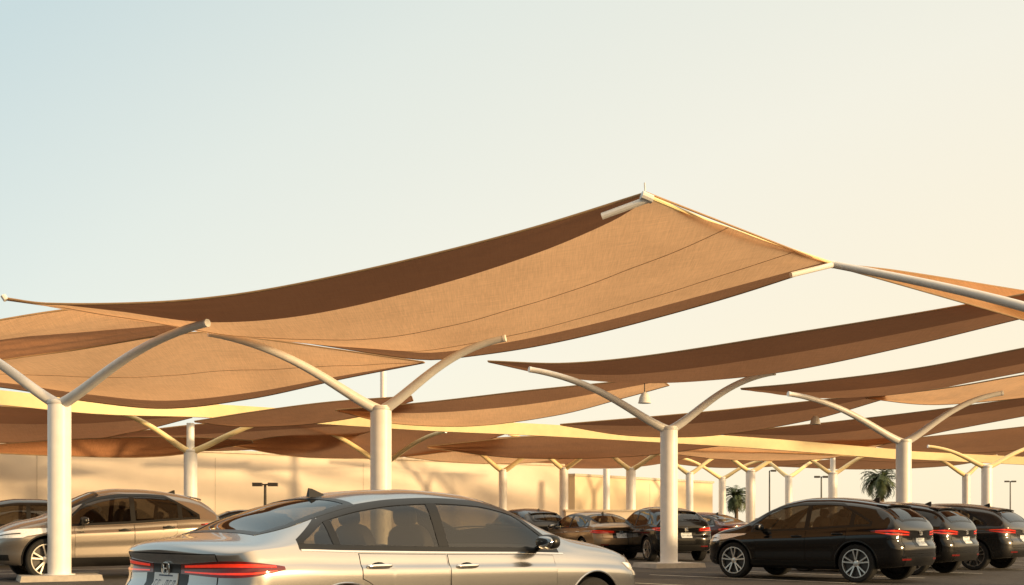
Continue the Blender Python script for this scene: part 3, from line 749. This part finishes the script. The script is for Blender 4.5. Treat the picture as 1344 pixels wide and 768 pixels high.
suv=make_car(SUV,'black','glossy black SUV at right beside the footing, nearest of the black cars','SUV')
suv.location=place(1206,22.2,R_(135),4.5); suv.rotation_euler=(0,0,R_(135)); suv['group']=G; suv.scale=(1.04,1.02,1.02)
index()
cars=[(suv,(gx(140,24.6),24.6,0),R_(214),'champagne hatchback at left, its nose behind the nearest white post','hatchback','grey','black',(1.06,1.08,1.15)),
 (suv,(gx(15,30.5),30.5,0),R_(210),'black SUV mostly hidden behind the champagne hatchback','SUV','black2','black',1.09),
 (suv,place(1272,25.2,R_(135),4.5),R_(135),'black SUV at right, second in the row, its tail behind the first','SUV','black2','black',1),
 (suv,place(1346,27.8,R_(135),4.5),R_(135),'charcoal SUV cut off by the right edge','SUV','gun','black',1),
 (sed,place(816,35.5,R_(112),4.8),R_(112),'bronze car behind the sedan, left of the third post','car','bronze','silver',1.02),
 (suv,place(902,33.5,R_(106),4.5),R_(106),'dark SUV just behind the third white post','SUV','black2','black',1),
 (suv,place(722,38.5,R_(114),4.5),R_(114),'dark grey SUV behind the windows of the silver sedan','SUV','gun','black',1),
 (sed,place(975,42,R_(125),4.8),R_(125),'maroon car between the dark SUV and the black SUV','car','maroon','silver',1.04),
 (suv,(gx(310,41),41,0),R_(205),'dark car low between the champagne hatchback and the silver sedan','car','black2','black',.98)]
for (src,loc,rz,lab,cat,pt_,old,s_) in cars: copy_tree(src,loc,rz,lab,cat,G,pt_,old,s_)
ang=R_(46); h=Vector((math.cos(ang),math.sin(ang),0)); lf=Vector((-h.y,h.x,0))
sed.location=Vector((gx(303,7.95),7.95,0))+lf*.94+h*2.5; sed.rotation_euler=(0,0,ang); sed.scale=(1.055,1.02,1.0)

# ------------------------------------------------------------------ light
az=Vector((.90,-.43,0)).normalized(); el=R_(9.5)
ts=Vector((az.x*math.cos(el),az.y*math.cos(el),math.sin(el)))
sd=bpy.data.lights.new('sun','SUN'); sd.energy=5.0; sd.angle=R_(5); sd.color=(1,.68,.34)
so=bpy.data.objects.new('sun',sd); C.objects.link(so); so.rotation_euler=ts.to_track_quat('Z','Y').to_euler(); so.location=ts*60
w=bpy.data.worlds.new('World'); sc.world=w; w.use_nodes=True; nt=w.node_tree; nt.nodes.clear()
N_=nt.nodes.new; LK=nt.links.new
out=N_('ShaderNodeOutputWorld'); bg=[N_('ShaderNodeBackground') for _ in range(4)]
sk=N_('ShaderNodeTexSky'); sk.sky_type='NISHITA'; sk.sun_disc=False; sk.sun_elevation=el; sk.sun_rotation=math.atan2(az.x,az.y)
LK(sk.outputs[0],bg[0].inputs[0]); bg[0].inputs[1].default_value=.02
tc=N_('ShaderNodeTexCoord'); vm=N_('ShaderNodeVectorMath'); vm.operation='DOT_PRODUCT'; vm.inputs[1].default_value=(.5,.55,-.75)
LK(tc.outputs['Generated'],vm.inputs[0])
rp=N_('ShaderNodeValToRGB'); LK(vm.outputs['Value'],rp.inputs[0])
cr=rp.color_ramp; cr.elements[0].position=0; cr.elements[0].color=(.58,.69,.69,1); cr.elements[1].position=.72; cr.elements[1].color=(1.0,.85,.60,1)
e=cr.elements.new(.18); e.color=(.76,.80,.73,1); e=cr.elements.new(.38); e.color=(.90,.865,.735,1); e=cr.elements.new(.55); e.color=(.97,.865,.665,1)
sp=N_('ShaderNodeSeparateXYZ'); LK(tc.outputs['Generated'],sp.inputs[0])
mr=N_('ShaderNodeMapRange'); mr.inputs['From Min'].default_value=-.7; mr.inputs['From Max'].default_value=.15; mr.inputs['To Min'].default_value=.42; mr.inputs['To Max'].default_value=.98
LK(sp.outputs['Y'],mr.inputs['Value'])
mz=N_('ShaderNodeMapRange'); mz.interpolation_type='SMOOTHSTEP'; mz.inputs['From Min'].default_value=.45; mz.inputs['From Max'].default_value=.9; mz.inputs['To Min'].default_value=0; mz.inputs['To Max'].default_value=.8
LK(sp.outputs['Z'],mz.inputs['Value']); bg[2].inputs[0].default_value=(1.0,.72,.45,1); LK(mz.outputs[0],bg[2].inputs[1])  # warm overhead glow added to brighten the sail undersides
LK(rp.outputs[0],bg[1].inputs[0]); LK(mr.outputs[0],bg[1].inputs[1])
vs=N_('ShaderNodeVectorMath'); vs.operation='DOT_PRODUCT'; vs.inputs[1].default_value=tuple(ts); LK(tc.outputs['Generated'],vs.inputs[0])
mg=N_('ShaderNodeMapRange'); mg.interpolation_type='SMOOTHSTEP'; mg.inputs['From Min'].default_value=.5; mg.inputs['From Max'].default_value=1.0; mg.inputs['To Min'].default_value=0; mg.inputs['To Max'].default_value=2.0
LK(vs.outputs['Value'],mg.inputs['Value']); bg[3].inputs[0].default_value=(1.0,.62,.25,1); LK(mg.outputs[0],bg[3].inputs[1])
cur=bg[0].outputs[0]
for b in bg[1:]:
    ad=N_('ShaderNodeAddShader'); LK(cur,ad.inputs[0]); LK(b.outputs[0],ad.inputs[1]); cur=ad.outputs[0]
LK(cur,out.inputs[0])
# ------------------------------------------------------------------ camera
cd=bpy.data.cameras.new('camera'); cd.sensor_width=36; cd.lens=36*F/1344; cd.shift_y=(HY-384)/1344; cd.clip_end=5000; cd.clip_start=.1
co=bpy.data.objects.new('camera',cd); C.objects.link(co); co.location=(0,0,CH); co.rotation_euler=(math.pi/2,0,0); sc.camera=co
sc.view_settings.view_transform='Standard'; sc.view_settings.look='None'; sc.view_settings.exposure=0
